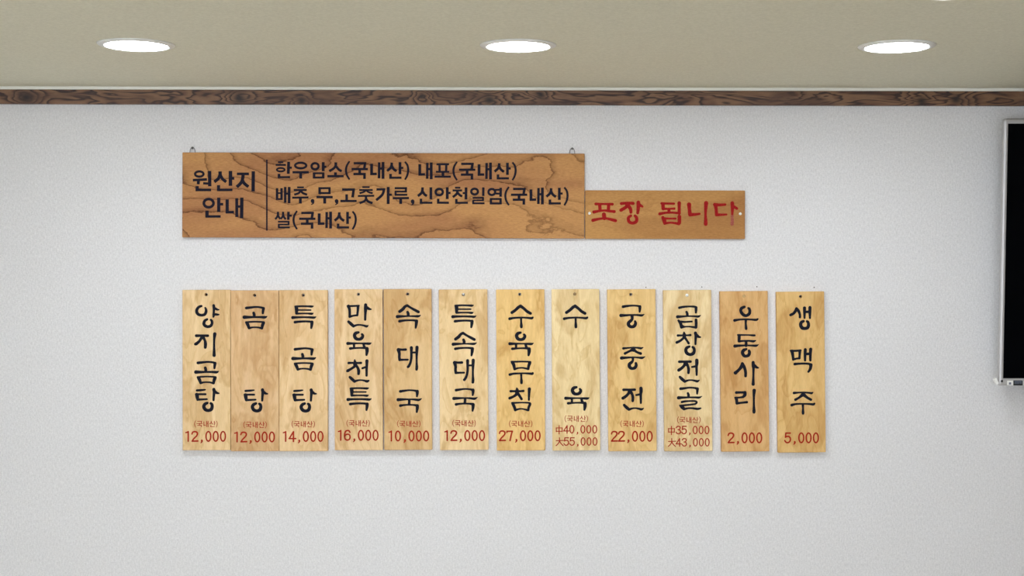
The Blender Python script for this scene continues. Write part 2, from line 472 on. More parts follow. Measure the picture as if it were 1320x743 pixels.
# brush characters traced in crops 18.57x (x,y,width)
S = 1114 / 60.0
BR = {
'양': '520,165,62 450,195,70 400,265,78 400,340,80 445,395,75 530,415,70 610,395,75 648,330,75 650,265,65 628,215,50; 860,150,72 868,230,75 862,320,58 862,400,70 852,460,48; 880,215,60 950,258,58 1000,265,34; 875,390,64 950,398,60 1000,400,38; 680,530,60 620,565,72 592,640,78 620,700,80 700,730,75 780,705,75 815,640,70 810,580,68 782,545,58',
'지': '335,205,65 480,203,55 610,205,62; 485,225,90 450,275,65 400,345,62 335,398,72 312,405,60; 495,230,70 540,320,60 555,400,72 550,485,64; 778,165,80 765,280,55 762,420,50 762,560,60 762,675,75',
'곰': '375,150,64 480,138,55 620,126,45 740,140,50 780,160,64; 785,160,70 775,220,62 770,275,50; 550,268,62 562,310,66 562,355,66; 325,370,80 430,370,62 570,368,45 700,368,50 820,372,60 875,348,16; 365,490,40 480,482,42 600,478,38 780,487,42 800,500,46; 388,505,74 415,560,72 440,630,60; 785,510,72 760,570,70 750,635,56; 440,632,56 520,615,40 600,612,38 680,620,42 745,640,50',
'탕': '350,160,50 460,153,48 550,142,34; 325,250,46 440,250,46 555,250,46; 350,260,82 360,330,78 370,380,60; 365,380,56 480,375,46 590,370,42; 755,135,72 765,190,72 755,280,58 748,390,50; 785,190,70 830,220,55 875,228,34; 600,460,58 540,490,72 515,550,76 550,615,76 620,640,70 690,615,78 715,550,72 705,490,66 680,470,56',
'특': '345,155,44 500,148,42 640,150,42 740,155,52 780,145,22; 400,240,34 560,240,34 715,240,34; 372,175,84 378,240,80 375,315,62; 375,325,50 500,322,38 640,322,40 740,328,52 775,313,20; 285,420,72 370,415,52 560,412,44 700,415,50 800,420,52 845,398,16; 340,530,62 440,518,52 580,512,46 700,518,50 745,535,64; 745,530,74 740,600,66 728,670,48',
'만': '302,150,76 325,220,64 330,300,58 330,400,58; 280,145,44 420,143,44 550,135,42; 530,150,66 525,250,56 512,365,50; 330,400,56 420,375,44 515,365,44; 712,115,70 712,200,80 705,320,60 700,470,52; 740,180,70 790,210,60 838,222,36; 305,520,62 360,570,72 420,625,66; 420,628,58 500,600,44 580,595,38 670,612,46 735,630,58 768,610,28',
'육': '540,125,56 475,145,74 445,205,76 480,270,76 545,290,66 610,270,72 645,210,66 625,170,52; 285,390,72 370,390,55 560,388,36 700,392,48 800,395,56 848,376,18; 430,410,60 435,450,50 430,490,54; 665,410,60 672,450,58 690,490,60; 345,510,62 450,502,44 580,497,42 700,500,54 745,515,70; 745,515,80 745,590,74 732,665,48',
'천': '450,115,30 455,160,66 460,200,80; 305,190,58 380,187,48 460,190,50 540,190,50 600,188,56; 455,205,84 445,270,66 380,320,55 285,375,68; 275,382,58 300,370,66; 470,230,66 520,300,60 545,380,70 542,450,60; 743,140,74 740,230,62 735,340,58 735,490,52; 635,315,48 680,300,48 725,285,50; 335,530,60 380,570,70 445,630,64; 445,630,60 530,605,44 610,600,36 680,612,46 745,628,62 786,612,40',
'속': '375,275,68 450,220,72 500,160,64 555,130,60; 555,130,60 640,185,52 740,240,62 825,285,64; 565,290,60 580,330,66 578,370,66; 320,398,74 420,390,56 580,387,34 700,387,42 820,388,54 880,362,14; 370,508,62 470,492,50 600,485,42 720,488,48 780,505,66; 778,505,76 772,580,66 758,665,44',
'대': '345,170,82 368,260,66 365,340,62 375,410,64; 350,160,60 430,168,52 520,165,58; 375,412,58 470,410,46 570,408,44; 655,120,70 655,220,60 655,350,56 635,470,56 600,550,60 575,580,58; 670,235,44 770,235,44; 790,110,72 785,220,66 782,350,50 782,480,50 785,580,64 780,640,60',
'국': '390,145,62 480,132,52 600,118,40 720,125,44 790,145,64; 795,145,74 795,210,62 788,265,42; 337,345,74 430,340,58 600,335,36 720,340,46 830,350,56 898,318,20; 605,350,64 605,400,58 600,450,64; 390,487,62 480,473,46 600,467,40 720,472,44 790,485,66; 798,490,74 795,560,68 785,640,44',
'수': '350,300,66 430,245,66 500,180,70 558,142,68; 558,145,70 640,205,64 710,270,66 795,320,66; 297,448,64 400,430,48 580,420,42 700,425,44 820,435,56 850,417,44; 570,430,52 572,520,46 575,600,62 577,645,62',
'무': '340,120,40 450,122,42 600,118,38 780,125,40 795,138,36; 365,140,76 395,200,72 415,300,56; 778,148,72 755,215,66 742,292,56; 415,300,54 500,275,38 600,268,36 690,285,44 740,300,46; 300,430,60 400,408,48 580,400,38 720,402,44 830,410,58 850,395,48; 572,410,56 575,500,46 578,580,60 580,630,58',
'침': '468,110,38 475,150,76 478,200,80; 320,178,56 400,178,48 480,178,56 560,178,46 625,172,56; 475,200,88 450,260,66 380,310,58 298,345,64; 485,220,70 540,300,60 580,365,58; 768,125,74 762,230,58 757,385,46; 355,460,46 470,455,40 600,450,34 760,458,42 790,475,48; 375,480,70 410,560,66 430,625,64; 785,490,60 752,570,58 742,630,56; 430,632,56 520,605,38 600,602,34 690,622,44 740,635,50',
'궁': '375,160,64 460,145,54 600,133,42 720,140,44 780,160,62; 775,160,72 775,225,60 770,280,44; 322,370,74 400,368,58 580,358,40 720,360,46 820,368,54 882,342,16; 590,385,70 592,450,64 560,495,70 510,540,74 505,590,78 540,630,74 590,642,68 645,620,76 672,560,70 662,512,52',
'중': '380,175,56 480,165,40 620,155,38 740,162,44 800,172,52 852,152,22; 618,195,84 530,240,52 420,295,60; 618,180,90 620,215,80; 625,200,80 700,260,52 795,297,64; 337,405,76 430,398,56 620,388,36 740,395,44 830,400,56 900,372,16; 608,400,66 608,460,52 580,505,66 528,550,74 525,605,76 560,645,72 605,655,66 660,635,72 688,580,68 680,530,58',
'전': '385,145,60 520,143,52 655,142,58; 530,180,90 500,240,64 440,300,66 372,345,72; 540,175,90 590,250,62 608,330,66 605,410,60; 803,110,76 805,180,76 797,260,62 800,360,56 800,460,46; 690,270,44 740,262,50 790,250,52; 400,510,58 450,560,72 515,615,64; 515,618,60 600,590,42 680,585,36 750,598,48 815,612,56 862,588,26',
'곱': '365,185,58 460,165,52 600,155,42 720,160,48 775,178,50; 765,180,66 765,240,62 762,300,48; 538,285,54 555,330,60 555,375,60; 322,402,72 420,395,52 580,387,36 720,390,42 820,395,52 878,362,14; 345,492,50 395,560,72 415,650,64; 400,520,56 500,525,44 600,518,42 665,515,42; 765,475,64 768,560,66 765,655,62; 430,630,84 460,630,50; 415,655,60 500,640,40 600,637,36 690,648,46 760,658,58',
'창': '478,120,30 482,170,76 485,220,80; 330,200,56 410,198,44 560,195,42 630,190,56; 485,225,80 455,270,55 380,330,55 305,365,64; 490,240,66 540,310,50 588,385,56; 750,140,70 765,200,74 755,290,56 752,405,48; 785,200,70 830,232,56 872,240,34; 605,465,56 545,495,70 520,555,72 550,625,74 630,655,68 700,625,76 725,555,66 710,500,64 685,478,56',
'골': '395,138,64 470,130,56 600,112,42 720,118,44 790,135,60; 800,140,68 795,200,56 792,255,44; 570,245,52 585,290,62 585,335,64; 347,355,76 430,350,58 600,345,40 740,345,44 840,348,50 905,318,14; 430,455,56 500,440,46 640,432,40 740,435,44 778,460,50 750,500,44 640,518,42 520,530,44 410,540,44; 378,538,38 430,575,84 475,615,70; 475,628,54 580,605,42 680,605,44 800,620,54 878,605,34',
'우': '530,165,60 460,200,70 445,265,68 490,340,72 565,375,66 640,335,70 660,265,66 645,210,62 625,195,50; 297,488,66 400,470,46 560,462,42 700,468,44 810,475,54 850,455,40; 565,475,62 562,560,48 568,640,60 572,688,60',
'동': '375,130,42 480,132,40 620,132,34 720,140,46 775,142,46; 405,150,70 405,220,70 400,280,60; 400,285,54 500,275,42 640,272,42 740,283,54 798,266,26; 570,290,64 572,330,60 570,380,74; 302,398,74 400,388,56 570,382,40 700,385,44 810,388,54 866,362,18; 575,470,54 510,500,76 485,560,76 520,625,72 570,638,66 630,615,72 652,550,70 640,510,60',
'사': '480,165,64 465,230,80 400,315,64 315,390,78; 300,385,56 320,395,70; 485,170,66 530,260,70 558,370,66 558,465,62; 740,140,70 745,220,78 748,300,58 745,450,50 742,580,62 740,660,74; 775,215,66 820,255,58 865,268,34',
'리': '335,155,62 430,152,52 550,150,58; 545,152,70 540,215,74 500,258,54; 505,262,52 400,275,44 310,278,46; 335,290,74 345,350,68 350,410,66; 350,412,62 460,400,48 590,385,56; 765,105,80 757,220,56 757,350,46 757,480,52 760,590,72 760,625,66',
'생': '300,303,62 370,265,60 420,200,68 440,150,64; 440,150,64 490,210,66 520,290,54 523,355,56; 632,135,72 632,220,66 632,375,46; 650,228,56 750,228,56; 762,125,72 760,220,70 762,375,48; 610,450,58 555,480,72 540,545,76 575,610,78 640,625,72 705,605,76 728,540,72 715,475,64 690,455,54',
'맥': '300,155,44 420,158,48 540,148,46; 335,170,78 350,260,66 365,365,58; 520,170,66 515,250,54 510,335,54; 360,368,52 440,345,44 510,338,48; 650,130,70 645,240,66 645,385,52; 660,232,60 770,232,60; 780,120,72 772,230,66 772,385,54; 400,475,62 500,467,50 640,462,46 740,472,54 780,500,68; 785,495,76 770,590,64 725,660,48',
'주': '380,165,60 480,157,40 620,153,40 740,162,44 800,170,52 833,150,26; 600,195,88 510,270,52 415,325,60; 600,180,80 602,210,84; 612,205,84 690,270,60 785,325,60; 327,455,66 420,432,46 600,425,38 740,430,46 840,437,56 870,418,44; 592,435,60 596,540,46 597,620,62 598,655,58',
}
# the larger ring of the first character was traced at 21.23x
SC = {'양': 1274 / 60.0}

# red brush characters, traced 12.57x
G = 1320 / 105.0
RED_PO = '150,165,38 285,165,30 420,168,38; 215,175,46 220,270,44; 360,175,46 355,270,44; 120,295,44 200,280,34 290,270,30 370,280,36 450,288,42; 282,335,56 290,395,56; 105,430,46 200,408,34 300,398,30 380,412,38 470,435,44'
RED_JANG = '565,158,42 660,150,38 755,155,44; 662,175,58 640,215,46 560,265,46; 680,195,50 715,250,46 720,300,40; 840,140,52 840,220,50 830,310,38; 860,180,46 908,208,28; 720,355,36 680,390,42 690,450,44 745,475,42 805,450,46 812,390,44 785,358,38'
RED_DOEM = '-40,155,34 60,158,30 160,160,32; -18,165,48 -14,240,48; -15,245,36 80,243,26 165,240,34; 78,250,42 82,300,42; -70,325,42 20,308,34 130,305,30 250,315,36; 245,150,50 245,230,42 245,315,46; -20,385,44 5,440,56 10,480,40; 10,400,32 100,402,26 185,402,30; 248,370,52 248,470,48; 10,480,38 110,468,28 240,485,42'
RED_NI = '405,175,60 410,240,48 420,330,54; 420,340,48 500,335,40 575,325,30; 682,150,58 675,240,46 672,340,34 675,430,46 675,490,52'
RED_DA = '820,175,46 900,180,40 990,175,34; 835,190,50 845,260,44 850,335,44; 850,340,44 930,340,34 1010,335,28; 1105,150,50 1108,230,46 1105,330,30; 1125,205,40 1180,238,36'
RB3 = '1105,330,34 1105,430,40 1102,490,44'

# gothic characters, traced 12.57x
OPEN = '8,100,26 -35,170,30 -50,245,32 -35,325,30 8,398,26'
KUK = '75,133 278,133; 262,118,38 245,225,38; 40,228 305,228; 172,240,40 172,310,40; 70,308 270,308; 250,292,38 250,388,38'
NAE = '365,140,42 365,325,42; 345,308,36 450,306,36; 488,118,38 485,378,38; 490,220,34 545,220,34; 550,112,42 550,385,42'
SAN = '692,122,38 690,175,38; 690,160,38 670,210,38 615,258,38; 693,175,38 720,225,38 770,262,38; 825,115,40 825,312,40; 840,208,32 880,208,32; 672,305,38 672,383,38; 655,368,32 850,368,32'
CLOSE = '905,108,26 945,165,30 958,245,32 942,330,30 905,400,26'
KNS = ';'.join((OPEN, KUK, NAE, SAN, CLOSE))
COMMA = '665,340,54 667,350,52; 682,350,24 676,380,20 648,398,14'
WON = 'O 213 245 68 42 34; 108,345,38 338,332,38; 200,345,44 195,412,44; 275,395,34 370,400,34; 380,195,50 382,445,50; 178,440,48 178,520,48; 155,503,38 405,503,38'
BSAN = '550,203,50 550,265,50; 550,250,46 520,320,46 455,372,46; 555,262,44 590,325,44 650,372,44; 718,195,52 718,437,52; 735,315,40 780,315,40; 525,425,46 525,518,46; 503,502,38 750,502,38'
JI = '822,243,38 1018,243,38; 925,250,48 900,370,48 820,455,48; 915,350,46 945,400,46 1010,452,46; 1088,200,50 1085,528,50'
BAN = 'O 365 215 78 67 40; 528,125,48 528,357,48; 545,232,38 600,232,38; 338,335,50 338,445,50; 315,430,36 560,430,36'
BNAE = '665,155,48 665,378,48; 645,362,38 775,360,38; 820,135,44 820,440,44; 820,270,36 900,270,36; 902,125,50 898,460,50'
HAN = '105,115,26 190,115,26; 68,160,28 235,160,28; O 150 238 62 28 28; 278,108,42 272,305,42; 290,205,32 330,205,32; 122,305,40 122,374,40; 105,360,30 302,358,30'
U = 'O 473 170 90 45 34; 340,280,34 605,280,34; 473,290,42 473,382,42'
AM = 'O 706 182 57 50 34; 838,115,42 838,262,42; 850,190,32 890,190,32; 672,295,28 855,295,28; 672,365,30 855,365,30; 690,285,38 690,378,38; 838,285,38 838,378,38'
SO = '1043,118,40 1040,185,40; 1042,168,36 1010,215,36 935,262,36; 1045,180,36 1090,235,36 1138,262,36; 1037,280,42 1037,335,42; 905,343,34 1170,343,34'
PO = '410,150,30 615,150,30; 460,165,34 462,270,34; 570,165,34 566,270,34; 400,272,28 618,272,28; 515,285,40 515,340,40; 380,350,32 645,350,32'
BAE = '90,135,36 90,325,36; 163,135,36 163,325,36; 90,215,26 163,215,26; 75,312,28 178,312,28; 222,115,38 222,372,38; 225,225,30 280,225,30; 287,115,40 285,380,40'
CHU = '415,122,26 525,122,26; 360,165,30 572,165,30; 470,172,32 440,215,32 368,240,32; 473,172,32 510,215,32 578,240,32; 335,290,30 600,285,30; 468,295,42 468,385,42'
MU = '760,135,30 955,135,30; 760,215,30 955,215,30; 780,122,38 780,230,38; 940,122,34 940,230,34; 728,280,34 992,280,34; 862,290,42 862,385,42'
GO = '138,158,36 345,158,36; 328,142,38 308,285,40; 212,235,38 212,335,38; 110,343,32 375,343,32'
CHUS = '465,118,24 585,118,24; 415,165,28 635,165,28; 522,168,28 490,195,28 420,218,28; 528,168,28 570,200,28 635,217,28; 393,262,28 660,258,28; 525,265,36 525,320,36; 527,305,34 500,345,34 420,378,34; 525,305,36 560,350,36 632,378,36'
GA = '695,155,34 835,155,34; 820,142,38 790,240,38 690,330,38; 885,115,42 885,392,42; 900,242,34 945,242,34'
RU = '990,135,30 1190,135,30; 1175,122,32 1172,190,32; 990,190,28 1190,190,28; 1005,190,32 1005,245,32; 990,242,30 1195,242,30; 958,298,32 1222,295,32; 1088,305,42 1088,390,42'
SIN = '185,122,38 182,185,38; 182,172,38 165,215,38 108,262,38; 186,185,38 212,230,38 255,262,38; 320,120,40 320,315,40; 160,305,36 158,387,36; 140,372,30 345,372,30'
AN = 'O 455 198 58 51 36; 585,120,42 585,312,42; 600,212,32 640,212,32; 438,305,36 438,385,36; 420,370,32 612,372,32'
CHEON = '710,128,28 798,128,28; 672,172,30 825,172,30; 750,180,36 735,230,36 675,280,36; 750,200,34 785,245,34 828,268,34; 835,215,30 885,215,30; 890,122,40 888,318,40; 733,310,36 733,387,36; 715,373,30 920,372,30'
IL = 'O 1028 190 54 46 34; 1170,122,36 1168,262,36; 995,292,26 1178,290,26; 1165,285,30 1165,335,30; 995,335,24 1178,333,24; 1005,335,30 1005,380,30; 990,380,28 1190,380,28'
YEOM = 'O 50 197 54 48 34; 195,128,38 192,275,38; 95,163,28 185,160,28; 95,222,28 185,225,28; 20,310,28 205,310,28; 20,382,30 208,382,30; 35,298,34 35,395,34; 192,298,36 192,395,36'
SSAL = '105,228,32 105,285,32; 107,270,30 85,320,30 58,348,30; 104,275,30 122,318,30 146,345,30; 188,228,32 188,285,32; 188,270,28 172,318,28 148,345,28; 188,275,30 205,318,30 232,350,30; 275,228,38 272,360,38; 290,292,30 330,292,30; 105,390,26 290,390,26; 278,380,28 278,435,28; 105,435,24 290,435,24; 118,435,28 118,482,28; 105,482,28 298,482,28'

# price digits, centred on x=0, 18.58x
D18 = 18.58
DG = {
'0': 'O 0 114 57 114 34',
'1': '-45,24,28 -15,16,30 8,6,32; 12,0,34 12,229,34',
'2': '-68,58,32 -50,15,34 0,0,34 50,18,36 62,60,36 35,110,34 -20,165,34 -62,222,32; -65,229,34 72,225,34',
'3': '-62,45,34 -35,8,34 5,0,34 48,18,34 52,62,34 20,100,32 -15,105,30; -15,105,30 35,115,34 62,155,34 55,200,34 15,229,34 -35,222,34 -65,180,32',
'4': '25,5,32 -72,165,32; -76,165,32 85,165,32; 28,0,34 28,235,34',
'5': '62,0,34 -45,0,34; -45,0,34 -55,100,32; -55,100,32 -10,78,34 40,90,34 65,140,34 50,200,34 5,229,34 -40,220,34 -70,180,32',
'6': '62,45,32 40,8,34 0,0,34 -45,25,34 -65,90,34 -65,150,34 -50,205,34 0,229,34 50,205,34 65,155,34 50,105,34 5,88,32 -45,110,32 -62,145,28',
'7': '-62,40,28 -56,12,30; -60,8,32 70,6,34; 70,8,34 42,100,34 15,229,36',
',': '8,212,44 12,235,36 -14,270,20',
}
ZH = {
'中': '-55,-32,15 60,-32,15; -55,31,14 60,31,14; -53,-34,16 -50,38,16; 58,-34,15 54,35,15; 2,-75,17 0,80,17',
'大': '-58,4,16 78,-2,16; 2,-52,17 2,10,18 -20,55,18 -60,95,18; 4,10,18 30,55,18 72,95,18',
}

def price(Lt, txt, last_x, top_y, k=1.0, kx=1.0, wf=1.0):
    step = {',': 0}
    offs = [0, -175, -350, -515, -675, -845]
    for c, o in zip(reversed(txt), offs):
        Lt.glyph(DG[c], last_x + o * kx / D18, top_y + 17 / D18 * k, D18 / kx if c != ',' else D18 / k, D18 / k, wf=wf)

# ================================================================== the setting
bm = bmesh.new()
box(bm, X0, X1, 0, 0.12, -0.02, CEIL + 0.1)
tag(link('wall_back', bm, M['wall']), kind='structure')
bm = bmesh.new()
box(bm, X0 - 0.1, X1 + 0.1, YB - 0.12, 0.12, -0.12, 0)
tag(link('floor', bm, M['floor']), kind='structure')
ROW_Y = [-0.665, -2.5, -3.75, -5.0]
COLX = [at(175.7, 60)[0] * 3.105 / 3.77, at(668, 59.5)[0] * 3.105 / 3.77, at(1156, 59)[0] * 3.105 / 3.77]
# ceiling with round cut-outs for the recessed lamps
lamps = []
for i, x in enumerate(COLX): lamps.append((x, ROW_Y[0], i))
for px in (145, 1230): lamps.append((at(px, -13)[0] * 2.52 / 3.77, -1.25, None))
for ry in ROW_Y[1:]:
    for x in COLX: lamps.append((x, ry, None))
bm = bmesh.new()
outer = [bm.verts.new(p) for p in ((X0, YB, CEIL), (X1, YB, CEIL), (X1, 0, CEIL), (X0, 0, CEIL))]
es = [bm.edges.new((outer[i], outer[(i + 1) % 4])) for i in range(4)]
RL = 0.0745
for (x, y, _) in lamps:
    c = [bm.verts.new((x + RL * math.cos(2 * PI * i / 32), y + RL * math.sin(2 * PI * i / 32), CEIL)) for i in range(32)]
    top = [bm.verts.new((v.co.x, v.co.y, CEIL + 0.06)) for v in c]
    for i in range(32):
        es.append(bm.edges.new((c[i], c[(i + 1) % 32])))
        bm.faces.new((c[i], c[(i + 1) % 32], top[(i + 1) % 32], top[i]))
    bm.faces.new(top)
bmesh.ops.triangle_fill(bm, edges=es, use_beauty=True)
box(bm, X0 - 0.1, X1 + 0.1, YB - 0.12, 0.12, CEIL + 0.07, CEIL + 0.15)
tag(link('ceiling', bm, M['ceiling']), kind='structure')
for nm, xa, xb in (('wall_left', X0 - 0.12, X0), ('wall_right', X1, X1 + 0.12)):
    bm = bmesh.new(); box(bm, xa, xb, YB, 0.12, 0, CEIL + 0.07)
    tag(link(nm, bm, M['side_wall'] if nm == 'wall_left' else plain('dimming_brown_wall', srgb(96, 74, 58), 0.7)), kind='structure')  # unseen right wall coloured dark brown to dim that side of the room
# wall behind the photographer, with a wide shop window
bm = bmesh.new()
WX0, WX1, WZ0, WZ1 = -2.7, 0.9, 0.4, 2.1
box(bm, X0, X1, YB - 0.12, YB, 0, WZ0); box(bm, X0, X1, YB - 0.12, YB, WZ1, CEIL + 0.07)
box(bm, X0, WX0, YB - 0.12, YB, WZ0, WZ1); box(bm, WX1, X1, YB - 0.12, YB, WZ0, WZ1)
tag(link('wall_front', bm, M['side_wall']), kind='structure')
bm = bmesh.new()
for xa in (WX0, (WX0 + WX1) / 2 - 0.02, WX1 - 0.04): box(bm, xa, xa + 0.04, YB - 0.09, YB - 0.03, WZ0, WZ1)
box(bm, WX0, WX1, YB - 0.09, YB - 0.03, WZ0, WZ0 + 0.04); box(bm, WX0, WX1, YB - 0.09, YB - 0.03, WZ1 - 0.04, WZ1)
tag(link('window_1', bm, M['white']), kind='structure')
# skirting below the picture
bm = bmesh.new(); bevel_box(bm, X0, X1, -0.012, 0, 0, 0.08, 0.003)
tag(link('baseboard_back', bm, M['white']), kind='structure')
# pale bead between ceiling and moulding, and the dark moulding itself
zt = at(660, 116.6, -0.012)[1]
zb = at(660, 135.0, -0.014)[1]
bm = bmesh.new(); bevel_box(bm, X0, X1, -0.016, 0, zt, CEIL, 0.0015)
tag(link('trim_1', bm, M['caulk']), kind='structure')
knots = [(at(px, py)[0], at(px, py)[1], r) for px, py, r in
         ((36, 126.5, .012), (310, 128, .011), (390, 131, .007), (544, 125.5, .006), (631, 130, .011), (697, 123, .008), (1186, 131, .011), (1230, 129, .010))]
bm = bmesh.new(); bevel_box(bm, X0, X1, -0.014, 0, zb, zt, 0.0015)
tag(link('trim_2', bm, mat_trim(knots)), kind='structure')

# ================================================================== downlights
def downlight(x, y, label, group):
    e = bpy.data.objects.new('downlight', None)
    e.location = (x, y, CEIL); e.empty_display_size = 0.05
    COL.objects.link(e)
    tag(e, label, 'lamp', group)
    bm = bmesh.new()
    lathe(bm, [(0.0650, 0.012), (0.0650, -0.0030), (0.0668, -0.0048), (0.0700, -0.0050), (0.0800, -0.0022), (0.0815, -0.0002), (0.0740, 0.0), (0.0740, 0.012)], 0, 0, 0, 'Z', 64)
    link('trim_ring', bm, M['white'], e, True)
    bm = bmesh.new()
    lathe(bm, [(0.0648, 0.004), (0.0648, -0.0030), (0.055, -0.0046), (0.035, -0.0058), (0.015, -0.0063), (0, -0.0064)], 0, 0, 0, 'Z', 64)
    link('diffuser', bm, M['lamp'], e, True)
    return e
names = ['round white recessed downlight, leftmost of the three lit on the ceiling',
         'round white recessed downlight, the middle one above the long wooden sign',
         'round white recessed downlight, rightmost of the three, nearest the television']
for (x, y, i) in lamps:
    if i is not None: downlight(x, y, names[i], 'recessed downlights along the ceiling')
    else: downlight(x, y, 'round white recessed downlight in the rows out of view', 'downlights out of view')

# ================================================================== menu plaques
T = 0.0125
def place(px_tl, px_tr, px_bl, px_br, y_top, y_bot, t):
    """centre, size and lean of a board from its corner pixels"""
    a = Vector(at(px_tl, y_top, -t)); b = Vector(at(px_tr, y_top, -t))
    c = Vector(at(px_bl, y_bot, -t)); d = Vector(at(px_br, y_bot, -t))
    cen = (a + b + c + d) / 4
    up = ((a + b) - (c + d)) / 2
    lean = math.atan2(up.x, up.y)          # rotation about Y
    return cen, ((b - a).length + (d - c).length) / 2, up.length, lean

PL = [
 # tl, tr, bl, br, top, bottom, tint, chars[(c,x,y)], note(x,y), prices, hole(px,py,kind), words
 (235.1, 296.7, 235.2, 297.3, 373.9, 580.9, (226,198,152), [('양',235,387),('지',235,422),('곰',235,460),('탕',235,495)], (265.6,546.9), [('12,000',287.5,555.8)], (265.8,380.0,'d'),
  'pale wooden menu plaque with four black characters and 12,000, leftmost of the row'),
 (297.1, 359.2, 297.8, 359.6, 374.5, 582.0, (217,184,140), [('곰',297.35,389.2),('탕',297.7,495.6)], (329.0,548.0), [('12,000',350.5,556.6)], (328.3,381.0,'d'),
  'wooden menu plaque with two spaced characters and 12,000, second from the left'),
 (359.6, 422.2, 360.0, 422.6, 374.2, 582.0, (224,194,148), [('특',362,387),('곰',360.15,442.5),('탕',360.5,495.7)], (391.0,547.2), [('14,000',413.1,555.9)], (390.9,380.8,'d'),
  'wooden menu plaque priced 14,000, third from the left'),
 (430.8, 493.2, 431.6, 493.4, 373.1, 580.8, (224,195,150), [('만',433,387),('육',433,422),('천',433,458),('특',433.2,492.7)], (461.8,546.0), [('16,000',484.1,554.4)], (462.0,379.6,'d'),
  'wooden menu plaque priced 16,000, just right of the first wide gap'),
 (494.5, 556.0, 495.2, 557.2, 372.9, 580.5, (216,184,134), [('속',495,387),('대',495,442),('국',495,497)], (527.1,546.7), [('10,000',549.3,555.3)], (525.4,379.3,'d'),
  'wooden menu plaque priced 10,000, touching the 16,000 plaque'),
 (565.2, 628.4, 567.3, 629.6, 373.3, 580.6, (228,201,153), [('특',568.3,385.9),('속',567.0,422.6),('대',567.5,458.7),('국',566.9,495.4)], (598.4,546.0), [('12,000',621.3,554.8)], (597.4,380.0,'h'),
  'pale wooden menu plaque with four characters and 12,000, sixth from the left'),
 (639.2, 702.0, 640.6, 702.7, 373.3, 581.2, (228,194,130), [('수',641,387),('육',641.9,422.4),('무',641,460),('침',641,495)], (671.3,546.7), [('27,000',693.0,555.0)], (670.0,379.6,'d'),
  'yellowish wooden menu plaque priced 27,000, seventh from the left'),
 (710.4, 773.0, 712.7, 773.4, 373.0, 581.2, (229,207,158), [('수',711.3,387),('육',713.9,492.7)], (743.0,540.2), [('中40,000',766.6,548.3),('大55,000',766.9,564.0)], (741.0,379.3,'b'),
  'pale wooden menu plaque with two characters and two prices, 40,000 and 55,000'),
 (782.2, 845.3, 784.8, 846.2, 373.1, 582.0, (224,192,132), [('궁',783,387),('중',783,440),('전',783,495)], (814.9,546.7), [('22,000',837.4,555.7)], (813.2,379.8,'d'),
  'wooden menu plaque priced 22,000, fourth from the right'),
 (854.3, 917.4, 857.1, 917.9, 374.1, 582.0, (229,207,160), [('곱',856,387),('창',856,422),('전',854.9,458.8),('골',856,494)], (888.1,541.7), [('中35,000',911.3,549.2),('大43,000',911.6,565.0)], (885.6,380.8,'w'),
  'pale wooden menu plaque with white nail and two prices, 35,000 and 43,000'),
 (927.8, 989.7, 930.0, 991.8, 375.5, 582.5, (211,171,116), [('우',931,387),('동',931,425),('사',931,460),('리',931,498)], None, [('2,000',978.6,557.7)], (959.2,382.0,'p'),
  'tan wooden menu plaque priced 2,000, second from the right'),
 (1000.6, 1062.6, 1003.0, 1064.5, 376.1, 583.7, (218,183,122), [('생',1003,390),('맥',1003,444),('주',1003,498)], None, [('5,000',1051.7,557.7)], (1032.0,382.4,'d'),
  'tan wooden menu plaque priced 5,000, rightmost of the row'),
]
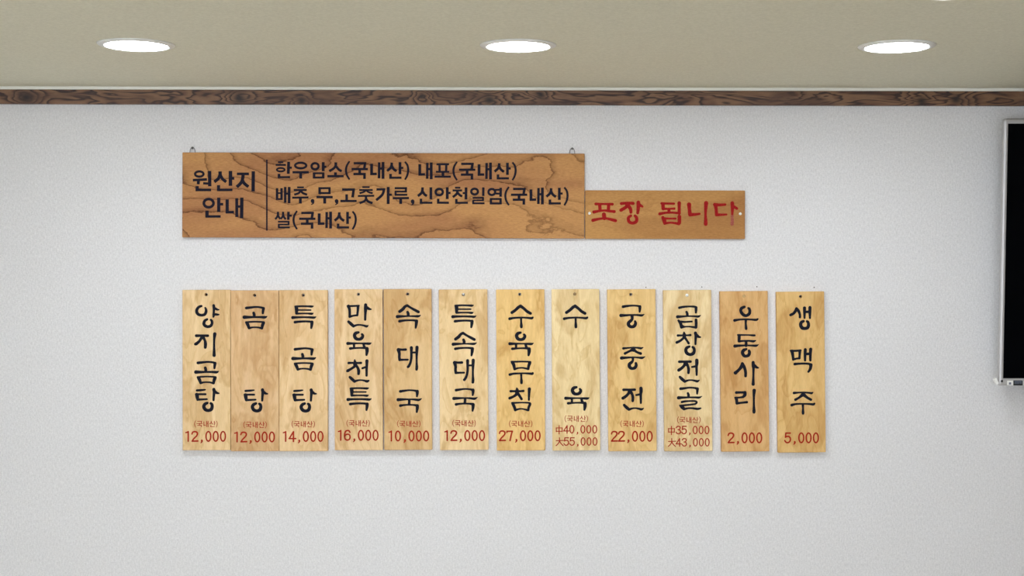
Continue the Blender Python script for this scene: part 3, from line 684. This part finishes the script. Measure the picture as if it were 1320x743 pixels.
for i, (tl, tr, bl, br, yt, yb, tint, chars, note, prices, hole, label) in enumerate(PL):
    cen, w, h, lean = place(tl, tr, bl, br, yt, yb, T)
    ca, sa = math.cos(lean), math.sin(lean)
    hx, hz = at(hole[0], hole[1], -T)
    dx, dz = hx - cen.x, hz - cen.y
    lx, lz = dx * ca - dz * sa, dx * sa + dz * ca
    bmb = board(w, h, T, holes=[(lx, lz, 0.0042)])
    o = link('menu_plaque', bmb, M['plaque'])
    o.location = (cen.x, 0, cen.y)
    o.rotation_euler = (0, lean, 0)
    c = srgb(*tint)
    o.color = (c[0] * 1.10, c[1] * 1.10, c[2] * 1.15, (i * 0.618 + 0.11) % 1)
    tag(o, label, 'sign', 'wooden menu plaques hung in a row on the wall')
    for ch, x, y in chars:
        Lt = Lettering(o, T)
        Lt.glyph(BR[ch], x, y, SC.get(ch, S), wf=1.09)
        Lt.done('brush_character', M['ink'])
    if note:
        Lt = Lettering(o, T)
        kx, ky = 0.366, 0.372
        Lt.glyph(KNS, note[0] - 459 / G * kx, note[1] - 250 / G * ky, G / kx, G / ky, cap=False, wf=0.80)
        Lt.done('origin_note', M['price'])
    for (tx, lx_, ty) in prices:
        Lt = Lettering(o, T)
        if tx[0] in ZH:
            price(Lt, tx[1:], lx_, ty, 0.776, 0.81, 0.98)
            Lt.glyph(ZH[tx[0]], lx_ - 45.9, ty + (5.9 if tx[0] == '中' else 4.2), 14.28)
        else:
            price(Lt, tx, lx_, ty, wf=1.08)
        Lt.done('price_lettering', M['price'])
    # what fills the drilled hole
    kind = hole[2]
    bm = bmesh.new()
    if kind == 'd':
        lathe(bm, [(0, -0.0075), (0.0012, -0.0073), (0.0022, -0.0066), (0.0022, -0.0058), (0.0010, -0.0056), (0.0010, -0.0002), (0, -0.0002)], lx, 0, lz, 'Y', 16)
        link('nail', bm, M['rust'], o, True)
    elif kind == 'b':
        lathe(bm, [(0, -0.0108), (0.0022, -0.0106), (0.0038, -0.0098), (0.0038, -0.0002), (0, -0.0002)], lx, 0, lz, 'Y', 16)
        link('nail', bm, plain('brass_nail', srgb(150, 128, 90), 0.5, 0.3), o, True)['label'] = 'dull brass nail filling the hole'
    elif kind == 'h':
        lathe(bm, [(0, -0.0131), (0.0016, -0.0129), (0.0026, -0.0119), (0.0026, -0.0002), (0, -0.0002)], lx, 0, lz + 0.0014, 'Y', 16)
        link('nail', bm, M['white'], o, True)['label'] = 'white nail head in the upper half of the hole'
    elif kind == 'w':
        lathe(bm, [(0, -0.0143), (0.0022, -0.0140), (0.0040, -0.0130), (0.0040, -0.0124), (0.0014, -0.0120), (0.0014, -0.0002), (0, -0.0002)], lx, 0, lz, 'Y', 20)
        link('nail', bm, M['white'], o, True)['label'] = 'white nail head'
    else:
        lathe(bm, [(0, -0.0124), (0.0040, -0.0123), (0.0040, -0.0002), (0, -0.0002)], lx, 0, lz, 'Y', 16)
        link('hole_plug', bm, M['putty'], o, True)['label'] = 'hole filled flush with putty'

# ================================================================== the long origin sign
TS = 0.012
cen, w, h, lean = place(234.7, 753.3, 235.0, 753.7, 197.3, 306.9, TS)
lean = -math.atan2(at(234, 306.5)[1] - at(753, 307.3)[1], 1.04) * -1
sg = link('origin_sign', board(w, h, TS, 0.0015, 0.002), M['sign'])
sg.location = (cen.x, 0, cen.y)
sg.rotation_euler = (0, 0.0012, 0)
tag(sg, 'long wooden sign with black lettering on strongly grained boards, hung by two wire hooks', 'sign')
for s_, x, y in ((WON, 240, 205), (BSAN, 240, 205), (JI, 240, 205), (BAN, 240, 245), (BNAE, 240, 245)):
    Lt = Lettering(sg, TS)
    Lt.glyph(s_, x, y, G, cap=False, wf=1.12)
    Lt.done('heading_character', M['ink_navy'])
Lt = Lettering(sg, TS)
Lt.glyph('0,0,2 0,91.5,2', 344.0, 206, 1, cap=False)
Lt.done('divider_line', M['ink_navy'])
rows = [
 [(HAN, 350, 200), (U, 350, 200), (AM, 350, 200), (SO, 350, 200), (KNS, 450, 200), (NAE, 512.1, 200.6), (PO, 530, 200), (KNS, 588.5, 200.8)],
 [(BAE, 350, 232), (CHU, 350, 232), (COMMA, 350, 232), (MU, 350, 232), (COMMA, 381, 232.2), (GO, 430, 232), (CHUS, 430, 232), (GA, 430, 232), (RU, 430, 232), (COMMA, 479, 232.6),
  (SIN, 530, 232), (AN, 530, 232), (CHEON, 530, 232), (IL, 530, 232), (YEOM, 630, 232), (KNS, 655.4, 233.1)],
 [(SSAL, 350, 255), (KNS, 382.4, 264.1)],
]
for r in rows:
    for s_, x, y in r:
        for piece in ((OPEN, KUK, NAE, SAN, CLOSE) if s_ is KNS else (s_,)):
            Lt = Lettering(sg, TS)
            Lt.glyph(piece, x, y, G, cap=(s_ is COMMA), wf=1.12)
            Lt.done('printed_character', M['ink_navy'])
# two wire hangers screwed to its top edge, each over a nail in the wall
for px, py in ((248.0, 189.5), (737.5, 189.8)):
    x, z = at(px, py, -0.008)
    lx, lz = x - cen.x, z - cen.y
    zt_ = h / 2 - (0.0012 * lx)
    pts = []
    r = 0.0068
    top = lz
    pts.append((lx - r, -0.007, zt_ - 0.004))
    for k in range(0, 13):
        a = PI - PI * k / 12
        pts.append((lx + r * math.cos(a), -0.007, zt_ - 0.001 + (top - zt_) * math.sin(a)))
    pts.append((lx + r, -0.007, zt_ - 0.004))
    bm = bmesh.new(); tube(bm, pts, 0.00085, 8)
    hk = link('wire_hanger', bm, M['steel'], sg, True)
    bm = bmesh.new()
    lathe(bm, [(0, -0.0125), (0.0022, -0.012), (0.0030, -0.0110), (0.0012, -0.0105), (0.0010, 0), (0, 0)], lx, 0, top - 0.0035, 'Y', 14)
    link('hanging_nail', bm, M['steel'], sg, True)

# ================================================================== the short red sign
TR = 0.009
cen, w, h, lean = place(754.2, 960.3, 754.5, 960.6, 245.6, 308.2, TR)
rs = link('takeaway_sign', board(w, h, TR, 0.0014, 0.002, holes=[]), M['red_sign'])
rs.location = (cen.x, 0, cen.y)
tag(rs, 'short wooden sign with red brush lettering, butted to the right of the long sign', 'sign')
for s_, x in ((RED_PO, 756), (RED_JANG, 756), (RED_DOEM, 856), (RED_NI, 856), (RED_DA, 856)):
    Lt = Lettering(rs, TR)
    Lt.glyph(s_, x, 250, G, wf=1.22)
    Lt.done('brush_character', M['red'])
Lt = Lettering(rs, TR)
Lt.glyph(RB3, 856, 250, G, wf=1.25)
fade = NT('worn_red_paint', 0.5)
mp = fade.coords(); nn = fade.noise(mp.outputs[0], 420, 3, 0.6)
fade.color(fade.ramp(nn, [(0.5, srgb(142, 44, 34)), (0.62, srgb(166, 96, 58))]))
Lt.done('worn_stroke', fade.m, 'half worn-away red stroke')
for px, py in ((759.9, 275.1), (954.3, 275.8)):
    x, z = at(px, py, -TR)
    bm = bmesh.new()
    lathe(bm, [(0, -0.0022), (0.0018, -0.0020), (0.0034, -0.0010), (0.0038, 0), (0, 0)], x - cen.x, -TR, z - cen.y, 'Y', 20)
    link('screw', bm, M['white'], rs, True)['label'] = 'white round screw head'

# ================================================================== small nails left in the wall above the plaques
for px, py, lab in ((832.6, 370.6, 'tiny dark nail in the wall above the fourth plaque from the right'),
                    (904.8, 370.2, 'tiny dark nail in the wall above the pale plaque with the white nail'),
                    (975.8, 369.9, 'tiny dark nail in the wall above the second plaque from the right'),
                    (1049.6, 370.7, 'tiny dark nail in the wall above the rightmost plaque')):
    x, z = at(px, py, -0.003)
    bm = bmesh.new()
    lathe(bm, [(0, -0.0035), (0.0012, -0.0032), (0.0014, -0.0024), (0.0007, -0.0022), (0.0006, 0.0), (0, 0.0)], 0, 0, 0, 'Y', 12)
    n = link('nail', bm, M['rust'], None, True)
    n.location = (x, 0, z)
    tag(n, lab, 'nail', 'empty nails left above the plaques')

# ================================================================== television, tipped forward on its bracket
TILT = math.radians(3.0)
yb_, yt_ = -0.085, -0.121
xl, zb_ = at(1287.6, 497.6, yb_)
_, ztop = at(1291.0, 153.2, yt_)
H = (ztop - zb_) / math.cos(TILT)
W = H * 1.70
tv = bpy.data.objects.new('television', None)
tv.location = (xl, yb_, zb_)
tv.rotation_euler = (TILT, 0, 0)
COL.objects.link(tv)
tag(tv, 'flat television with silver frame and dark screen on the wall at right edge', 'television')
BZ = 0.0105; BB = 0.0185
bm = bmesh.new()
# frame: outer lofted rim with rounded corners around the screen opening
def rrect(x0, x1, z0, z1, r, y):
    out = []
    for cx, cz, a0 in ((x1 - r, z1 - r, 0), (x0 + r, z1 - r, PI / 2), (x0 + r, z0 + r, PI), (x1 - r, z0 + r, 1.5 * PI)):
        for k in range(5):
            a = a0 + k * PI / 8
            out.append(bm.verts.new((cx + r * math.cos(a), y, cz + r * math.sin(a))))
    return out
loops = [rrect(0.004, W - 0.003, 0.003, H - 0.003, 0.004, 0.015), rrect(0, W, 0, H, 0.005, 0.012), rrect(0, W, 0, H, 0.005, 0.006),
         rrect(0.0015, W - 0.0015, 0.0015, H - 0.0015, 0.0045, 0.0012), rrect(0.006, W - 0.006, 0.006, H - 0.006, 0.003, 0.0),
         rrect(BZ, W - BZ, BB, H - 0.0115, 0.0012, 0.0008), rrect(BZ, W - BZ, BB, H - 0.0115, 0.0012, 0.006)]
for a, b in zip(loops, loops[1:]):
    for i in range(len(a)):
        j = (i + 1) % len(a)
        bm.faces.new((a[i], a[j], b[j], b[i]))
link('frame', bm, M['silver'], tv)
bm = bmesh.new(); box(bm, BZ - 0.002, W - BZ + 0.002, 0.0035, 0.010, BB - 0.002, H - 0.0095)
link('screen', bm, M['screen'], tv)
bm = bmesh.new(); bevel_box(bm, 0.010, W - 0.010, 0.0125, 0.040, 0.010, H + 0.0015, 0.003)  # oversized so its black edge stands in for the thin shadow line
link('back_housing', bm, M['black_plastic'], tv)
bm = bmesh.new(); bevel_box(bm, 0.22, W - 0.22, 0.038, 0.062, 0.14, H - 0.16, 0.006)
link('back_bulge', bm, M['black_plastic'], tv)
# things stuck on the lower frame
def px_on_tv(px, py):
    x, z = at(px, py, yb_)
    return x - xl, z - zb_
def stick(name, x0, x1, y0, y1, mat, dy, parent=tv, label=None):
    a = px_on_tv(x0, y1); b = px_on_tv(x1, y0)
    bm = bmesh.new(); box(bm, a[0], b[0], -dy, 0.0006, a[1], b[1])
    o = link(name, bm, mat, parent)
    if label: o['label'] = label
    return o
s1 = stick('sticker', 1298.2, 1305.6, 491.0, 496.8, M['white'], 0.0004, label='small white sticker on the lower frame')
stick('printed_mark', 1300.4, 1303.4, 493.2, 496.0, M['sticker_grey'], 0.0006, s1)
s2 = stick('sticker', 1306.4, 1318.0, 490.8, 497.2, M['sticker_navy'], 0.0004, label='dark blue sticker with pale print on the lower frame')
a0 = 0
for (x0, x1, y0, y1) in ((1307.6, 1316.8, 491.8, 493.2), (1307.6, 1314.0, 493.9, 494.7), (1314.6, 1316.8, 493.9, 494.7)):
    stick('printed_line', x0, x1, y0, y1, M['sticker_text'], 0.0006, s2)
s3 = stick('sticker', 1319.4, 1326, 492.0, 497.0, M['white'], 0.0004, label='white sticker at the picture edge')
bm = bmesh.new()
c = px_on_tv(1291.4, 491.6)
lathe(bm, [(0, -0.0015), (0.0026, -0.0012), (0.0032, 0.0005), (0, 0.0005)], c[0], 0, c[1], 'Y', 16)
link('sensor_window', bm, M['black_plastic'], tv, True)['label'] = 'small black sensor in the lower corner'
# clear protective corner cap, pale
bm = bmesh.new()
bevel_box(bm, -0.0035, 0.0045, -0.0010, 0.012, 0.004, 0.020, 0.0015)
cc = link('corner_cap', bm, M['white'], tv); cc['label'] = 'white cap on the lower left corner'
cc.rotation_euler = (0, math.radians(-28), 0)
cc.location = (-0.001, 0, 0.0)
# wall bracket: plate and arms behind the housing
bm = bmesh.new(); bevel_box(bm, W / 2 - 0.2, W / 2 + 0.2, 0.0600, 0.0700, H / 2 - 0.14, H / 2 + 0.14, 0.002)
link('bracket_plate', bm, M['black_plastic'], tv)
